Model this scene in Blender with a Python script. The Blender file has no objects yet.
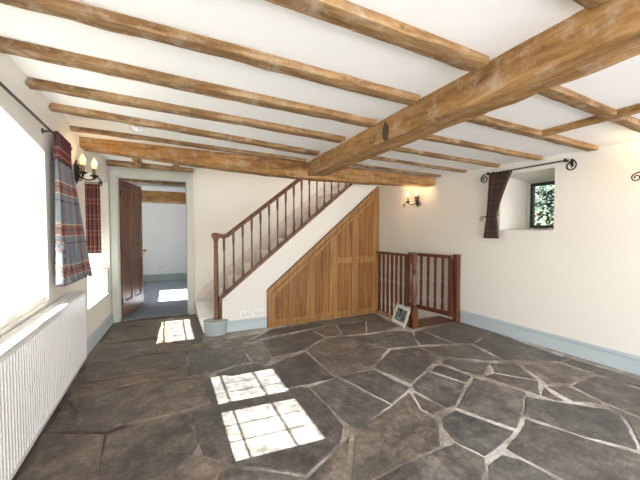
import bpy, bmesh, math, random
from mathutils import Vector, Matrix, noise
random.seed(7)
S = bpy.context.scene
C = S.collection
PI = math.pi

# ---------------------------------------------------------------- camera
F, H = 320.0, 1.30
PITCH = math.atan(11 / F)
YAW = math.atan(154 / math.hypot(F, 11))
cam_data = bpy.data.cameras.new('camera')
cam_data.sensor_width = 36.0
cam_data.lens = 36.0 * F / 640.0
cam_data.clip_start = 0.02
cam = bpy.data.objects.new('camera', cam_data)
cam.location = (0, 0, H)
cam.rotation_euler = (PI / 2 - PITCH, 0, -YAW)
C.objects.link(cam)
S.camera = cam

# ---------------------------------------------------------------- light and exposure
S.view_settings.view_transform = 'Standard'
S.view_settings.look = 'None'
S.view_settings.gamma = 1.0
S.view_settings.use_curve_mapping = False
S.view_settings.exposure = 0.2

world = bpy.data.worlds.new('world')
S.world = world
world.use_nodes = True
wn = world.node_tree
bg = wn.nodes['Background']
sky = wn.nodes.new('ShaderNodeTexSky')
sky.sky_type = 'NISHITA'
sky.sun_disc = False
sky.sun_elevation = math.radians(35)
sky.sun_rotation = math.radians(-90)
wn.links.new(sky.outputs[0], bg.inputs[0])
bg.inputs[1].default_value = 0.30

SUN_DIR = Vector((1, -0.08, -0.73)).normalized()
sd = bpy.data.lights.new('sun', 'SUN')
sd.energy = 66
sd.angle = math.radians(0.35)
sd.color = (1, .965, .90)
sun = bpy.data.objects.new('sun', sd)
sun.rotation_euler = SUN_DIR.to_track_quat('-Z', 'Y').to_euler()
sun.location = (-6, 3, 5)
C.objects.link(sun)

def area(name, loc, direction, sx, sy, power, color=(1, 1, 1)):
    l = bpy.data.lights.new(name, 'AREA')
    l.shape = 'RECTANGLE'; l.size = sx; l.size_y = sy
    l.energy = power; l.color = color
    o = bpy.data.objects.new(name, l)
    o.location = loc
    o.rotation_euler = Vector(direction).to_track_quat('-Z', 'Z').to_euler()
    C.objects.link(o)
    return o
# area lamps for the windows' daylight; rear, near and landing ones are added fill
area('daylight_long_window', (-1.42, 2.49, 1.25), (1, 0, .10), 1.15, .75, 6, (.93, .97, 1))
area('daylight_low_window', (-1.36, 4.62, 1.0), (1, 0, .05), .95, .7, 4, (.93, .97, 1))
area('daylight_far_room', (-1.7, 7.1, 1.25), (1, 0, -.1), 1.2, .8, 45, (.93, .97, 1))
area('fill_behind_camera', (1.5, -2.2, 1.25), (0, 1, .32), 3.6, 1.7, 168, (.98, .98, 1))  # added fill from behind the camera, tilted up to brighten the ceiling
area('fill_near_window', (-.95, -.6, 1.25), (1, .15, .25), 1.5, 1.0, 30, (.95, .98, 1))  # added camera-side fill at an unseen window
area('fill_upper_landing', (2.6, 4.65, 3.7), (-.4, 0, -1), 1.0, .7, 22, (1, .95, .88))  # added lamp inside the closed stairwell; no window opens there
area('area_cellar_stair', (3.3, 4.7, -.9), (0, -.2, 1), .5, .5, 1.5, (1, .96, .9))  # upward area lamp down in the well, which has no window

# ---------------------------------------------------------------- helpers
origin = {}
def link(o):
    C.objects.link(o); return o

def thing(name, label, cat, loc, group=None):
    o = link(bpy.data.objects.new(name, None))
    o.empty_display_size = .05
    o.location = loc
    origin[o.name] = Vector(loc)
    o['label'] = label; o['category'] = cat
    if group: o['group'] = group
    return o

def obj(name, bm, mat, parent=None, label=None, smooth=False, bevel=0, loc=None):
    """link a bmesh given in world coordinates as one mesh object"""
    if parent is not None:
        org = origin[parent.name]
    elif loc is not None:
        org = Vector(loc)
    else:
        lo = [1e9] * 3; hi = [-1e9] * 3
        for v in bm.verts:
            for i in range(3):
                lo[i] = min(lo[i], v.co[i]); hi[i] = max(hi[i], v.co[i])
        org = Vector(((lo[0] + hi[0]) / 2, (lo[1] + hi[1]) / 2, lo[2]))
    bmesh.ops.translate(bm, verts=bm.verts, vec=-org)
    bmesh.ops.recalc_face_normals(bm, faces=bm.faces)
    me = bpy.data.meshes.new(name)
    if smooth:
        for f in bm.faces: f.smooth = True
    bm.to_mesh(me); bm.free()
    mats = mat if isinstance(mat, (list, tuple)) else [mat]
    for m in mats: me.materials.append(m)
    o = link(bpy.data.objects.new(name, me))
    if parent is not None:
        o.parent = parent
    else:
        o.location = org
    origin[o.name] = org
    if label: o['label'] = label
    if bevel:
        b = o.modifiers.new('bevel', 'BEVEL'); b.width = bevel; b.segments = 2
        b.limit_method = 'ANGLE'; b.angle_limit = math.radians(35)
    if smooth:
        try: me.set_sharp_from_angle(angle=math.radians(50))
        except Exception: pass
    return o

def tag(o, label, cat, group=None):
    o['label'] = label; o['category'] = cat
    if group: o['group'] = group
    return o

def struct(name, bm, mat, **k):
    o = obj(name, bm, mat, **k)
    o['kind'] = 'structure'
    return o

def nb(): return bmesh.new()

def box(bm, x0, x1, y0, y1, z0, z1):
    vs = [bm.verts.new((x, y, z)) for x in (x0, x1) for y in (y0, y1) for z in (z0, z1)]
    for f in ((0, 1, 3, 2), (4, 6, 7, 5), (0, 4, 5, 1), (2, 3, 7, 6), (0, 2, 6, 4), (1, 5, 7, 3)):
        bm.faces.new([vs[i] for i in f])
    return vs

def prism(bm, pts, vec):
    """extrude a planar polygon (list of 3-D points) along vec"""
    vec = Vector(vec)
    a = [bm.verts.new(p) for p in pts]
    b = [bm.verts.new(Vector(p) + vec) for p in pts]
    bm.faces.new(a); bm.faces.new(b[::-1])
    n = len(a)
    for i in range(n):
        bm.faces.new((a[i], b[i], b[(i + 1) % n], a[(i + 1) % n]))

def bar(bm, p, q, w, h, up=(0, 0, 1)):
    """rectangular bar from p to q; w sideways, h along up"""
    p = Vector(p); q = Vector(q); d = (q - p).normalized()
    s = d.cross(Vector(up)).normalized() * w / 2
    u = s.cross(d).normalized() * h / 2
    prism(bm, [p - s - u, p + s - u, p + s + u, p - s + u], q - p)

def tube(bm, pts, r, n=8, cap=True):
    pts = [Vector(p) for p in pts]
    rs = r if isinstance(r, (list, tuple)) else [r] * len(pts)
    d = (pts[1] - pts[0]).normalized()
    a = d.orthogonal().normalized()
    rings = []
    for i, p in enumerate(pts):
        if i == 0: t = pts[1] - pts[0]
        elif i == len(pts) - 1: t = pts[-1] - pts[-2]
        else: t = pts[i + 1] - pts[i - 1]
        t.normalize()
        a = (a - t * a.dot(t))
        if a.length < 1e-6: a = t.orthogonal()
        a.normalize(); b = t.cross(a)
        rings.append([bm.verts.new(p + (a * math.cos(2 * PI * k / n) + b * math.sin(2 * PI * k / n)) * rs[i]) for k in range(n)])
    for i in range(len(rings) - 1):
        for k in range(n):
            bm.faces.new((rings[i][k], rings[i][(k + 1) % n], rings[i + 1][(k + 1) % n], rings[i + 1][k]))
    if cap:
        bm.faces.new(rings[0][::-1]); bm.faces.new(rings[-1])

def lathe(bm, prof, c=(0, 0, 0), n=20, axis=(0, 0, 1)):
    """prof: list of (radius, height) ; closed with caps"""
    c = Vector(c); ax = Vector(axis).normalized()
    q = Vector((0, 0, 1)).rotation_difference(ax)
    rings = []
    for r, z in prof:
        r = max(r, 1e-4)
        rings.append([bm.verts.new(c + q @ Vector((r * math.cos(2 * PI * k / n), r * math.sin(2 * PI * k / n), z))) for k in range(n)])
    for i in range(len(rings) - 1):
        for k in range(n):
            bm.faces.new((rings[i][k], rings[i][(k + 1) % n], rings[i + 1][(k + 1) % n], rings[i + 1][k]))
    bm.faces.new(rings[0][::-1]); bm.faces.new(rings[-1])

def N1(x, y=0., z=0.): return noise.noise(Vector((x, y, z)))

def rough_beam(bm, p, q, w, h, seed=0, jit=.006, sag=.004, wane=.016, seg=None, bow=0):
    """hewn timber: p, q are the centres of the BOTTOM face at both ends"""
    p = Vector(p); q = Vector(q); L = (q - p).length
    d = (q - p).normalized(); s = d.cross(Vector((0, 0, 1))).normalized(); u = s.cross(d).normalized()
    seg = seg or max(6, int(L / .07))
    base = [(-.5, .5), (-.5, .25), (-.5, 0), (-.5, -.30), (-.38, -.5), (-.13, -.5), (.13, -.5), (.38, -.5), (.5, -.30), (.5, 0), (.5, .25), (.5, .5)]
    rings = []
    for i in range(seg + 1):
        t = i / seg; l = t * L
        ww = w * (1 + .10 * N1(l * 1.1, seed * 7.3)); 
        off_s = .018 * N1(l * .8, seed * 3.1, 5) ; off_u = sag * 3 * N1(l * .9, seed * 5.7, 9) + bow * math.sin(PI * t)
        wn_ = wane * (1 + .9 * N1(l * 1.7, seed * 2.2, 3))
        ring = []
        for k, (a, b) in enumerate(base):
            cs = a * ww; cu = (b + .5) * h
            if k in (3, 8): cu = max(cu, 0) ; cs = a * ww
            if k in (4, 7): cs = math.copysign(ww / 2 - wn_, a); cu = 0
            if k in (3, 8): cu = wn_
            j = jit if k not in (0, 11) else 0
            cs += j * N1(l * 5, seed + k * 1.7, 1); 
            if k not in (0, 11): cu += off_u + j * .8 * N1(l * 6, seed + k * 2.3, 2)
            ring.append(bm.verts.new(p + d * l + s * (cs + off_s) + u * cu))
        rings.append(ring)
    n = len(base)
    for i in range(seg):
        for k in range(n):
            bm.faces.new((rings[i][k], rings[i][(k + 1) % n], rings[i + 1][(k + 1) % n], rings[i + 1][k]))
    bm.faces.new(rings[0][::-1]); bm.faces.new(rings[-1])

# ---------------------------------------------------------------- materials
def srgb(r, g, b):
    f = lambda c: (c / 255 / 12.92) if c / 255 <= .04045 else ((c / 255 + .055) / 1.055) ** 2.4
    return (f(r), f(g), f(b), 1)

def newmat(name):
    m = bpy.data.materials.new(name); m.use_nodes = True
    nt = m.node_tree
    return m, nt, nt.nodes['Principled BSDF']

def node(nt, t, **kw):
    n = nt.nodes.new(t)
    for k, v in kw.items():
        if hasattr(n, k): setattr(n, k, v)
        else: n.inputs[k.replace('_', ' ')].default_value = v
    return n

def coords(nt, scale=(1, 1, 1), kind='Object', rot=(0, 0, 0)):
    tc = nt.nodes.new('ShaderNodeTexCoord'); mp = nt.nodes.new('ShaderNodeMapping')
    mp.inputs['Scale'].default_value = scale
    mp.inputs['Rotation'].default_value = rot
    nt.links.new(tc.outputs[kind], mp.inputs[0])
    return mp.outputs[0]

def ramp(nt, fac, stops, const=False):
    r = nt.nodes.new('ShaderNodeValToRGB')
    el = r.color_ramp.elements
    while len(el) < len(stops): el.new(.5)
    for e, (p, c) in zip(el, stops): e.position = p; e.color = c
    if const: r.color_ramp.interpolation = 'CONSTANT'
    nt.links.new(fac, r.inputs[0])
    return r.outputs[0]

def bump(nt, bsdf, h, strength=.3, dist=.01):
    b = nt.nodes.new('ShaderNodeBump'); b.inputs['Strength'].default_value = strength; b.inputs['Distance'].default_value = dist
    nt.links.new(h, b.inputs['Height']); nt.links.new(b.outputs[0], bsdf.inputs['Normal'])

def mixc(nt, fac, a, b, mode='MIX'):
    m = nt.nodes.new('ShaderNodeMix'); m.data_type = 'RGBA'; m.blend_type = mode
    for sock, v in ((m.inputs[0], fac), (m.inputs[6], a), (m.inputs[7], b)):
        if isinstance(v, (int, float)): sock.default_value = v
        elif isinstance(v, tuple): sock.default_value = v
        else: nt.links.new(v, sock)
    return m.outputs[2]

def paint(name, col, rough=.6, bumpy=.0, var=.04, scale=3.0, spec=.3):
    m, nt, b = newmat(name)
    co = coords(nt)
    n = node(nt, 'ShaderNodeTexNoise', Scale=scale, Detail=5.0)
    nt.links.new(co, n.inputs[0])
    dark = tuple(c * (1 - var * 2) for c in col[:3]) + (1,)
    c = ramp(nt, n.outputs[0], [(.3, dark), (.7, col)])
    nt.links.new(c, b.inputs['Base Color'])
    b.inputs['Roughness'].default_value = rough
    b.inputs['Specular IOR Level'].default_value = spec
    if bumpy:
        n2 = node(nt, 'ShaderNodeTexNoise', Scale=14.0, Detail=4.0); nt.links.new(co, n2.inputs[0])
        bump(nt, b, n2.outputs[0], bumpy, .01)
    return m

def wood(name, light, mid, dark, axis=0, rough=.55, scale=1.0, stain=.35, bmp=.4, spec=.35, aged=False):
    m, nt, b = newmat(name)
    sc = [22.0 * scale] * 3; sc[axis] = 1.3 * scale * (2.2 if aged else 1)
    co = coords(nt, tuple(sc))
    n = node(nt, 'ShaderNodeTexNoise', Scale=1.0, Detail=8.0, Roughness=.7 if aged else .62, Distortion=.6 if aged else .4)
    nt.links.new(co, n.inputs[0])
    grain = ramp(nt, n.outputs[0], [(.30, dark), (.46, mid), (.64, light)])
    co2 = coords(nt, tuple([c * (.22 if aged else .16) for c in sc]))
    n2 = node(nt, 'ShaderNodeTexNoise', Scale=1.0, Detail=6.0, Roughness=.65)
    nt.links.new(co2, n2.inputs[0])
    f = ramp(nt, n2.outputs[0], [(.35, (1 - stain,) * 3 + (1,)), (.62, (1, 1, 1, 1))])
    c = mixc(nt, 1.0, grain, f, 'MULTIPLY')
    h = n.outputs[0]
    if aged:
        # limewash residue and worm-eaten flecks
        co3 = coords(nt, (9, 9, 9)); n3 = node(nt, 'ShaderNodeTexNoise', Scale=1.0, Detail=10.0, Roughness=.75); nt.links.new(co3, n3.inputs[0])
        g = ramp(nt, n3.outputs[0], [(.50, (0, 0, 0, 1)), (.66, (.55, .55, .55, 1))])
        c = mixc(nt, g, c, (.52, .44, .34, 1))
        g2 = ramp(nt, n3.outputs[0], [(.30, (.9, .9, .9, 1)), (.40, (0, 0, 0, 1))])
        c = mixc(nt, g2, c, (.10, .065, .035, 1))
        h = mixc(nt, .5, n.outputs[0], n3.outputs[0])
    nt.links.new(c, b.inputs['Base Color'])
    b.inputs['Roughness'].default_value = rough
    b.inputs['Specular IOR Level'].default_value = spec
    bump(nt, b, h, bmp, .012 if aged else .006)
    return m

M = {}
M['wall'] = paint('cream_limewash', (.80, .765, .70, 1), .85, .25, .015, 1.5, .15)
M['wall_left'] = paint('cream_limewash_side', (.80, .76, .70, 1), .85, .2, .015, 1.5, .15)
M['ceiling'] = paint('white_ceiling', (.90, .90, .90, 1), .9, .2, .01, 1.2, .1)
M['skirt'] = paint('grey_blue_skirting', srgb(186, 197, 201), .5, 0, .02)
M['grey_trim'] = paint('pale_grey_gloss', srgb(196, 198, 190), .45, 0, .02)
M['white'] = paint('white_enamel', (.74, .73, .71, 1), .28, 0, .01, 2, .5)
M['white_matte'] = paint('white_board', (.84, .83, .80, 1), .5, 0, .02)
M['drum'] = paint('painted_stone', srgb(172, 184, 182), .7, .3, .05)
M['oak_x'] = wood('aged_oak_joist', srgb(178, 144, 102), srgb(142, 106, 68), srgb(84, 62, 42), 0, .75, 1, .38, .9, .25, True)
M['oak_y'] = wood('aged_oak_beam', srgb(188, 148, 96), srgb(156, 114, 66), srgb(98, 70, 42), 1, .7, .8, .30, .9, .25, True)
M['oak_t'] = wood('aged_oak_cross', srgb(192, 146, 88), srgb(158, 112, 60), srgb(98, 66, 38), 0, .65, .8, .35, .8, .25, True)
M['oak_dark'] = wood('weathered_oak', srgb(176, 140, 98), srgb(138, 104, 70), srgb(86, 62, 42), 0, .7, 1, .4, .7, .25, True)
M['pine'] = wood('honey_pine', srgb(172, 128, 76), srgb(150, 106, 58), srgb(120, 80, 40), 2, .42, 1.1, .14, .15, .4)
M['pine_b'] = wood('honey_pine_panel', srgb(158, 112, 62), srgb(136, 92, 48), srgb(104, 66, 32), 2, .45, 1.1, .18, .15, .35)
M['pine_s'] = wood('honey_pine_rail', srgb(188, 136, 76), srgb(164, 112, 56), srgb(130, 84, 38), 0, .42, 1.1, .14, .15, .4)
M['brown'] = wood('brown_stair_wood', srgb(132, 92, 62), srgb(104, 70, 46), srgb(70, 44, 28), 2, .4, 1.2, .2, .15, .4)
M['mahog'] = wood('red_brown_wood', srgb(124, 76, 52), srgb(96, 54, 36), srgb(58, 30, 18), 2, .35, 1.2, .25, .15, .5)
M['tan'] = wood('tan_baluster_wood', srgb(196, 164, 132), srgb(166, 128, 96), srgb(128, 90, 62), 2, .4, 1.2, .2, .15, .5)
M['door'] = wood('stained_door', srgb(152, 106, 78), srgb(124, 82, 58), srgb(78, 46, 30), 2, .3, 1, .3, .15, .6)
M['board'] = wood('stair_board', srgb(128, 100, 78), srgb(108, 80, 60), srgb(80, 56, 40), 0, .5, 1, .2, .1)
M['tread'] = paint('stair_carpet', srgb(224, 214, 208), .95, .5, .07, 20, .05)
M['carpet'] = paint('grey_blue_carpet', srgb(150, 158, 168), .95, .5, .06, 30, .05)

def plain(name, col, rough=.5, metal=0, spec=.5):
    m, nt, b = newmat(name)
    co = coords(nt)
    n = node(nt, 'ShaderNodeTexNoise', Scale=40.0, Detail=2.0); nt.links.new(co, n.inputs[0])
    c = ramp(nt, n.outputs[0], [(.35, tuple(x * .85 for x in col[:3]) + (1,)), (.65, col)])
    nt.links.new(c, b.inputs['Base Color'])
    b.inputs['Roughness'].default_value = rough; b.inputs['Metallic'].default_value = metal
    b.inputs['Specular IOR Level'].default_value = spec
    return m
M['iron'] = plain('wrought_iron', (.022, .019, .017, 1), .5, .6)
M['rod'] = plain('pewter_rod', (.10, .10, .105, 1), .4, .8)
M['brass'] = plain('brass', (.85, .60, .25, 1), .22, 1)
M['black'] = plain('black_frame_paint', (.02, .02, .022, 1), .4)
M['candle'] = plain('candle_tube', (.10, .075, .05, 1), .5)
M['knot_hole'] = plain('dark_knot', (.09, .055, .03, 1), .9)  # one dark brown for the whole knot hole
M['plastic'] = plain('white_plastic', (.84, .84, .82, 1), .35)
M['silverwood'] = plain('pale_picture_frame', (.66, .63, .52, 1), .45)
M['mount'] = plain('mount_card', (.80, .80, .76, 1), .8)
M['dried'] = plain('dried_flowers', (.36, .26, .24, 1), .9)

def emit(name, col, s):
    m, nt, b = newmat(name)
    b.inputs['Base Color'].default_value = col
    b.inputs['Emission Color'].default_value = col
    b.inputs['Emission Strength'].default_value = s
    return m
M['bulb'] = emit('candle_bulb_glow', (1, .78, .36, 1), .62)

def glass():
    m = bpy.data.materials.new('window_glass'); m.use_nodes = True
    nt = m.node_tree; nt.nodes.clear()
    out = nt.nodes.new('ShaderNodeOutputMaterial'); mx = nt.nodes.new('ShaderNodeMixShader')
    tr = nt.nodes.new('ShaderNodeBsdfTransparent'); gl = nt.nodes.new('ShaderNodeBsdfGlossy')
    tr.inputs[0].default_value = (.96, .98, .97, 1); gl.inputs['Roughness'].default_value = .02
    fr = nt.nodes.new('ShaderNodeFresnel'); fr.inputs[0].default_value = 1.45
    nt.links.new(fr.outputs[0], mx.inputs[0]); nt.links.new(tr.outputs[0], mx.inputs[1]); nt.links.new(gl.outputs[0], mx.inputs[2])
    nt.links.new(mx.outputs[0], out.inputs[0])
    return m
M['glass'] = glass()

def tartan(name, A, B, Cc, D, period=.30):
    """woven check from the cloth's own UV (metres)"""
    m, nt, b = newmat(name)
    uv = nt.nodes.new('ShaderNodeUVMap'); sep = nt.nodes.new('ShaderNodeSeparateXYZ')
    nt.links.new(uv.outputs[0], sep.inputs[0])
    outs = []
    for ax, off in ((0, .0), (1, .37)):
        d = node(nt, 'ShaderNodeMath', operation='MULTIPLY_ADD'); d.inputs[1].default_value = 1 / (period * (.62 if ax == 0 else 1)); d.inputs[2].default_value = off
        nt.links.new(sep.outputs[ax], d.inputs[0])
        fr = node(nt, 'ShaderNodeMath', operation='FRACT'); nt.links.new(d.outputs[0], fr.inputs[0])
        outs.append(ramp(nt, fr.outputs[0], [(0, A), (.34, D), (.38, A), (.52, Cc), (.545, B), (.66, D), (.70, B), (.80, Cc), (.825, A)], True))
    c = mixc(nt, .5, outs[0], outs[1])
    nt.links.new(c, b.inputs['Base Color'])
    b.inputs['Roughness'].default_value = .95; b.inputs['Specular IOR Level'].default_value = .1
    w = node(nt, 'ShaderNodeTexNoise', Scale=900.0); nt.links.new(uv.outputs[0], w.inputs[0])
    bump(nt, b, w.outputs[0], .2, .002)
    return m
M['tartan'] = tartan('wool_tartan', srgb(112, 120, 128), srgb(138, 74, 58), srgb(200, 192, 160), srgb(56, 54, 60), .32)
M['tartan2'] = tartan('red_wool_tartan', srgb(84, 58, 62), srgb(130, 62, 54), srgb(190, 175, 160), srgb(52, 46, 58), .20)
M['tartan3'] = tartan('backlit_wool_tartan', srgb(78, 64, 58), srgb(96, 60, 50), srgb(128, 112, 94), srgb(46, 38, 38), .20)  # browner tartan, darkened so its colours hold the curtain's backlit shade

def stone_mats():
    m, nt, b = newmat('slate_flagstone')
    at = nt.nodes.new('ShaderNodeAttribute'); at.attribute_name = 'tone'
    co = coords(nt)
    n1 = node(nt, 'ShaderNodeTexNoise', Scale=1.7, Detail=8.0, Roughness=.65, Distortion=.3)
    n2 = node(nt, 'ShaderNodeTexNoise', Scale=8.0, Detail=12.0, Roughness=.80, Distortion=.15)
    n3 = node(nt, 'ShaderNodeTexNoise', Scale=30.0, Detail=8.0, Roughness=.75)
    for n in (n1, n2, n3): nt.links.new(co, n.inputs[0])
    f1 = ramp(nt, n1.outputs[0], [(.36, (.72, .72, .72, 1)), (.50, (1.02, 1.01, 1.0, 1)), (.64, (1.38, 1.34, 1.28, 1))])
    f2 = ramp(nt, n2.outputs[0], [(.38, (.52, .52, .53, 1)), (.50, (1.04, 1.04, 1.04, 1)), (.62, (1.75, 1.71, 1.65, 1))])
    f3 = ramp(nt, n3.outputs[0], [(.35, (.68, .68, .68, 1)), (.62, (1.25, 1.25, 1.25, 1))])
    c = mixc(nt, 1.0, at.outputs['Color'], f1, 'MULTIPLY')
    c = mixc(nt, 1.0, c, f2, 'MULTIPLY'); c = mixc(nt, 1.0, c, f3, 'MULTIPLY')
    # riven cleavage lines
    rd_ = node(nt, 'ShaderNodeTexNoise', Scale=1.6, Detail=7.0, Roughness=.6, Distortion=.8); rd_.noise_type = 'RIDGED_MULTIFRACTAL' if hasattr(rd_, 'noise_type') else rd_.noise_type
    nt.links.new(co, rd_.inputs[0])
    k = ramp(nt, rd_.outputs[0], [(.0, (1, 1, 1, 1)), (.60, (1, 1, 1, 1)), (.9, (.55, .53, .52, 1))])
    c = mixc(nt, .7, c, k, 'MULTIPLY')
    w = ramp(nt, n3.outputs[0], [(.64, (0, 0, 0, 1)), (.74, (.35, .35, .35, 1))])
    c = mixc(nt, w, c, (.34, .31, .28, 1))
    nt.links.new(c, b.inputs['Base Color'])
    r = nt.nodes.new('ShaderNodeMapRange'); r.inputs[1].default_value = .3; r.inputs[2].default_value = .7; r.inputs[3].default_value = .30; r.inputs[4].default_value = .62
    nt.links.new(n2.outputs[0], r.inputs[0]); nt.links.new(r.outputs[0], b.inputs['Roughness'])
    b.inputs['Specular IOR Level'].default_value = .42
    h = mixc(nt, .30, n2.outputs[0], n3.outputs[0]); h = mixc(nt, .35, h, n1.outputs[0])
    bump(nt, b, h, .8, .03)
    m2, nt, b = newmat('lime_mortar')
    co = coords(nt)
    n = node(nt, 'ShaderNodeTexNoise', Scale=2.6, Detail=6.0, Roughness=.65); nt.links.new(co, n.inputs[0])
    n2 = node(nt, 'ShaderNodeTexNoise', Scale=35.0, Detail=6.0, Roughness=.7); nt.links.new(co, n2.inputs[0])
    c = ramp(nt, n.outputs[0], [(.34, srgb(116, 106, 98)), (.48, srgb(156, 148, 140)), (.62, srgb(216, 212, 208))])
    f = ramp(nt, n2.outputs[0], [(.3, (.65, .64, .62, 1)), (.6, (1.1, 1.1, 1.1, 1))])
    # mortar is dark and earthy towards the window side, chalky towards the far wall
    sep = nt.nodes.new('ShaderNodeSeparateXYZ'); tc = nt.nodes.new('ShaderNodeTexCoord'); nt.links.new(tc.outputs['Object'], sep.inputs[0])
    g = nt.nodes.new('ShaderNodeMapRange'); g.inputs[1].default_value = -1.6; g.inputs[2].default_value = 0.0
    nt.links.new(sep.outputs[0], g.inputs[0])
    c = mixc(nt, 1.0, c, f, 'MULTIPLY')
    e = mixc(nt, 1.0, c, (.36, .31, .27, 1), 'MULTIPLY')
    c = mixc(nt, g.outputs[0], e, c)
    nt.links.new(c, b.inputs['Base Color']); b.inputs['Roughness'].default_value = .9
    bump(nt, b, n2.outputs[0], .6, .01)
    return m, m2
M['stone'], M['mortar'] = stone_mats()

# ---------------------------------------------------------------- pixel of the photograph -> point on the floor (tracing of the flagstones)
fw = Vector((math.sin(YAW) * math.cos(PITCH), math.cos(YAW) * math.cos(PITCH), -math.sin(PITCH)))
rt = Vector((math.cos(YAW), -math.sin(YAW), 0)); upv = rt.cross(fw)
def floor_at(u, v):
    d = fw * F + rt * (u - 320) + upv * (240 - v)
    t = -H / d.z
    return (d.x * t, d.y * t)

# ================================================================ SETTING
def wx(y):          # inner face of the window wall
    if y < 3.5: return -.80
    if y < 4.1: return -.80 + (y - 3.5) / .6 * .04
    return -.76 + (y - 4.1) / 1.15 * .07
def rx(y): return 3.835 - .038 * y      # inner face of the right-hand wall
def zc(x): return 2.225 - .03 * (x + .76)

YB, YD, YN = 4.10, 5.22, -2.3
def wall_seg(bm, y0, y1, z0, z1, xo=-1.40, y0o=None, y1o=None):
    y0o = y0 if y0o is None else y0o; y1o = y1 if y1o is None else y1o
    prism(bm, [(wx(y0), y0, z0), (wx(y1), y1, z0), (xo, y1o, z0), (xo, y0o, z0)], (0, 0, z1 - z0))
# left wall, three openings: near window, long window, low window
bm = nb()
wall_seg(bm, YN - .3, -1.4, -.2, 2.6)
wall_seg(bm, -1.4, .2, -.2, .8); wall_seg(bm, -1.4, .2, 1.9, 2.6)
wall_seg(bm, .2, 1.78, -.2, 2.6)
wall_seg(bm, 1.78, 3.03, -.2, .76, y1o=3.12); prism(bm, [(-.80, 1.78, 2.0), (-.80, 2.2, 1.985), (-.80, 3.03, 1.875), (-.80, 3.03, 2.6), (-.80, 1.78, 2.6)], (-.60, 0, 0)); prism(bm, [(-1.4, 3.03, 1.86), (-1.0, 3.03, 1.86), (-1.4, 3.12, 1.86)], (0, 0, .74))
prism(bm, [(-.80, YN, 2.08), (-.78, YN, 2.15), (-.738, YN, 2.235), (-.80, YN, 2.235)], (0, 3.5 - YN, 0))
wall_seg(bm, 3.03, 3.5, -.2, 2.6, y0o=3.12, y1o=3.5)
wall_seg(bm, 3.5, 4.10, -.2, 2.6)
wall_seg(bm, 4.10, 5.16, -.2, .43); wall_seg(bm, 4.10, 5.16, 1.92, 2.6)
wall_seg(bm, 5.16, YD + .12, -.2, 2.6)
# unseen head block added above the long window's casements to cut off the sun
box(bm, -1.40, -1.19, 1.78, 3.11, 1.655, 2.0)
struct('wall_left', bm, M['wall_left'])
# door wall + wall behind the stairs (continues up the stairwell)
bm = nb()
box(bm, -1.40, -.61, YD, YD + .12, -.2, 2.6)
box(bm, -.61, .30, YD, YD + .12, 2.04, 2.6)
box(bm, .30, 3.9, YD, YD + .12, -2.2, 4.3)
struct('wall_back', bm, M['wall'])
# right-hand wall with the small deep-set window
bm = nb()
def rwall(y0, y1, z0, z1, xo=4.22, y0o=None, y1o=None, z1o=None, z0o=None):
    y0o = y0 if y0o is None else y0o; y1o = y1 if y1o is None else y1o
    z1o = z1 if z1o is None else z1o; z0o = z0 if z0o is None else z0o
    a = [(rx(y0), y0, z0), (rx(y1), y1, z0), (xo, y1o, z0o), (xo, y0o, z0o)]
    b = [(rx(y0), y0, z1), (rx(y1), y1, z1), (xo, y1o, z1o), (xo, y0o, z1o)]
    A = [bm.verts.new(p) for p in a]; B = [bm.verts.new(p) for p in b]
    bm.faces.new(A); bm.faces.new(B[::-1])
    for i in range(4): bm.faces.new((A[i], B[i], B[(i + 1) % 4], A[(i + 1) % 4]))
rwall(YN - .3, 2.015, -2.2, 2.6, y1o=1.86)
rwall(2.015, 2.615, -.2, 1.28, y0o=1.86, y1o=2.52, z1o=1.30)
rwall(2.015, 2.615, 1.96, 2.6, y0o=1.86, y1o=2.52, z0o=1.87)
rwall(2.615, YD + .12, -2.2, 2.6, y0o=2.52)
struct('wall_right', bm, M['wall'])
# rear wall behind the photographer, with a wide glazed opening
bm = nb()
box(bm, -1.4, -.4, YN - .3, YN, -.2, 2.6); box(bm, 3.4, 4.2, YN - .3, YN, -.2, 2.6)
box(bm, -.4, 3.4, YN - .3, YN, -.2, .35); box(bm, -.4, 3.4, YN - .3, YN, 2.12, 2.6)
struct('wall_rear', bm, M['wall'])
# wall under the staircase string
SL = .815
def sz(x): return .453 + SL * (x - .616)       # top of the string
bm = nb()
prism(bm, [(.616, YB, 0), (1.19, YB, 0), (1.19, YB, .50), (2.95, YB, 1.96), (3.0, YB, 1.96), (3.0, YB, sz(3.0) - .03), (.616, YB, .423)], (0, .10, 0))
struct('wall_stairs', bm, M['wall'])
bm = nb()
box(bm, 2.93, 3.0, YB + .1, YD, -2.2, 2.1)
struct('wall_stairwell_side', bm, M['wall']).name = 'wall_side'
bm = nb()
box(bm, .30, .50, YB + .02, YD, 2.24, 4.3); box(bm, 3.0, 3.1, YB + .02, YD, 2.16, 4.3); box(bm, .30, 3.1, YB - .08, YB + .02, 2.24, 4.3)
struct('wall_upper_stairwell', bm, M['wall']).name = 'wall_upper'
# ceiling, tilted very slightly as old ceilings are
bm = nb()
def ceil_slab(x0, x1, y0, y1, t=.10):
    prism(bm, [(x0, y0, zc(x0)), (x1, y0, zc(x1)), (x1, y0, zc(x1) + t), (x0, y0, zc(x0) + t)], (0, y1 - y0, 0))
ceil_slab(-1.39, 4.2, YN - .3, YB - .08)
ceil_slab(-1.39, .50, YB - .08, YD)
ceil_slab(3.0, 3.9, YB - .08, YD)
box(bm, .3, 3.1, YB - .08, YD, 4.3, 4.4)
struct('ceiling', bm, M['ceiling'])

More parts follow.
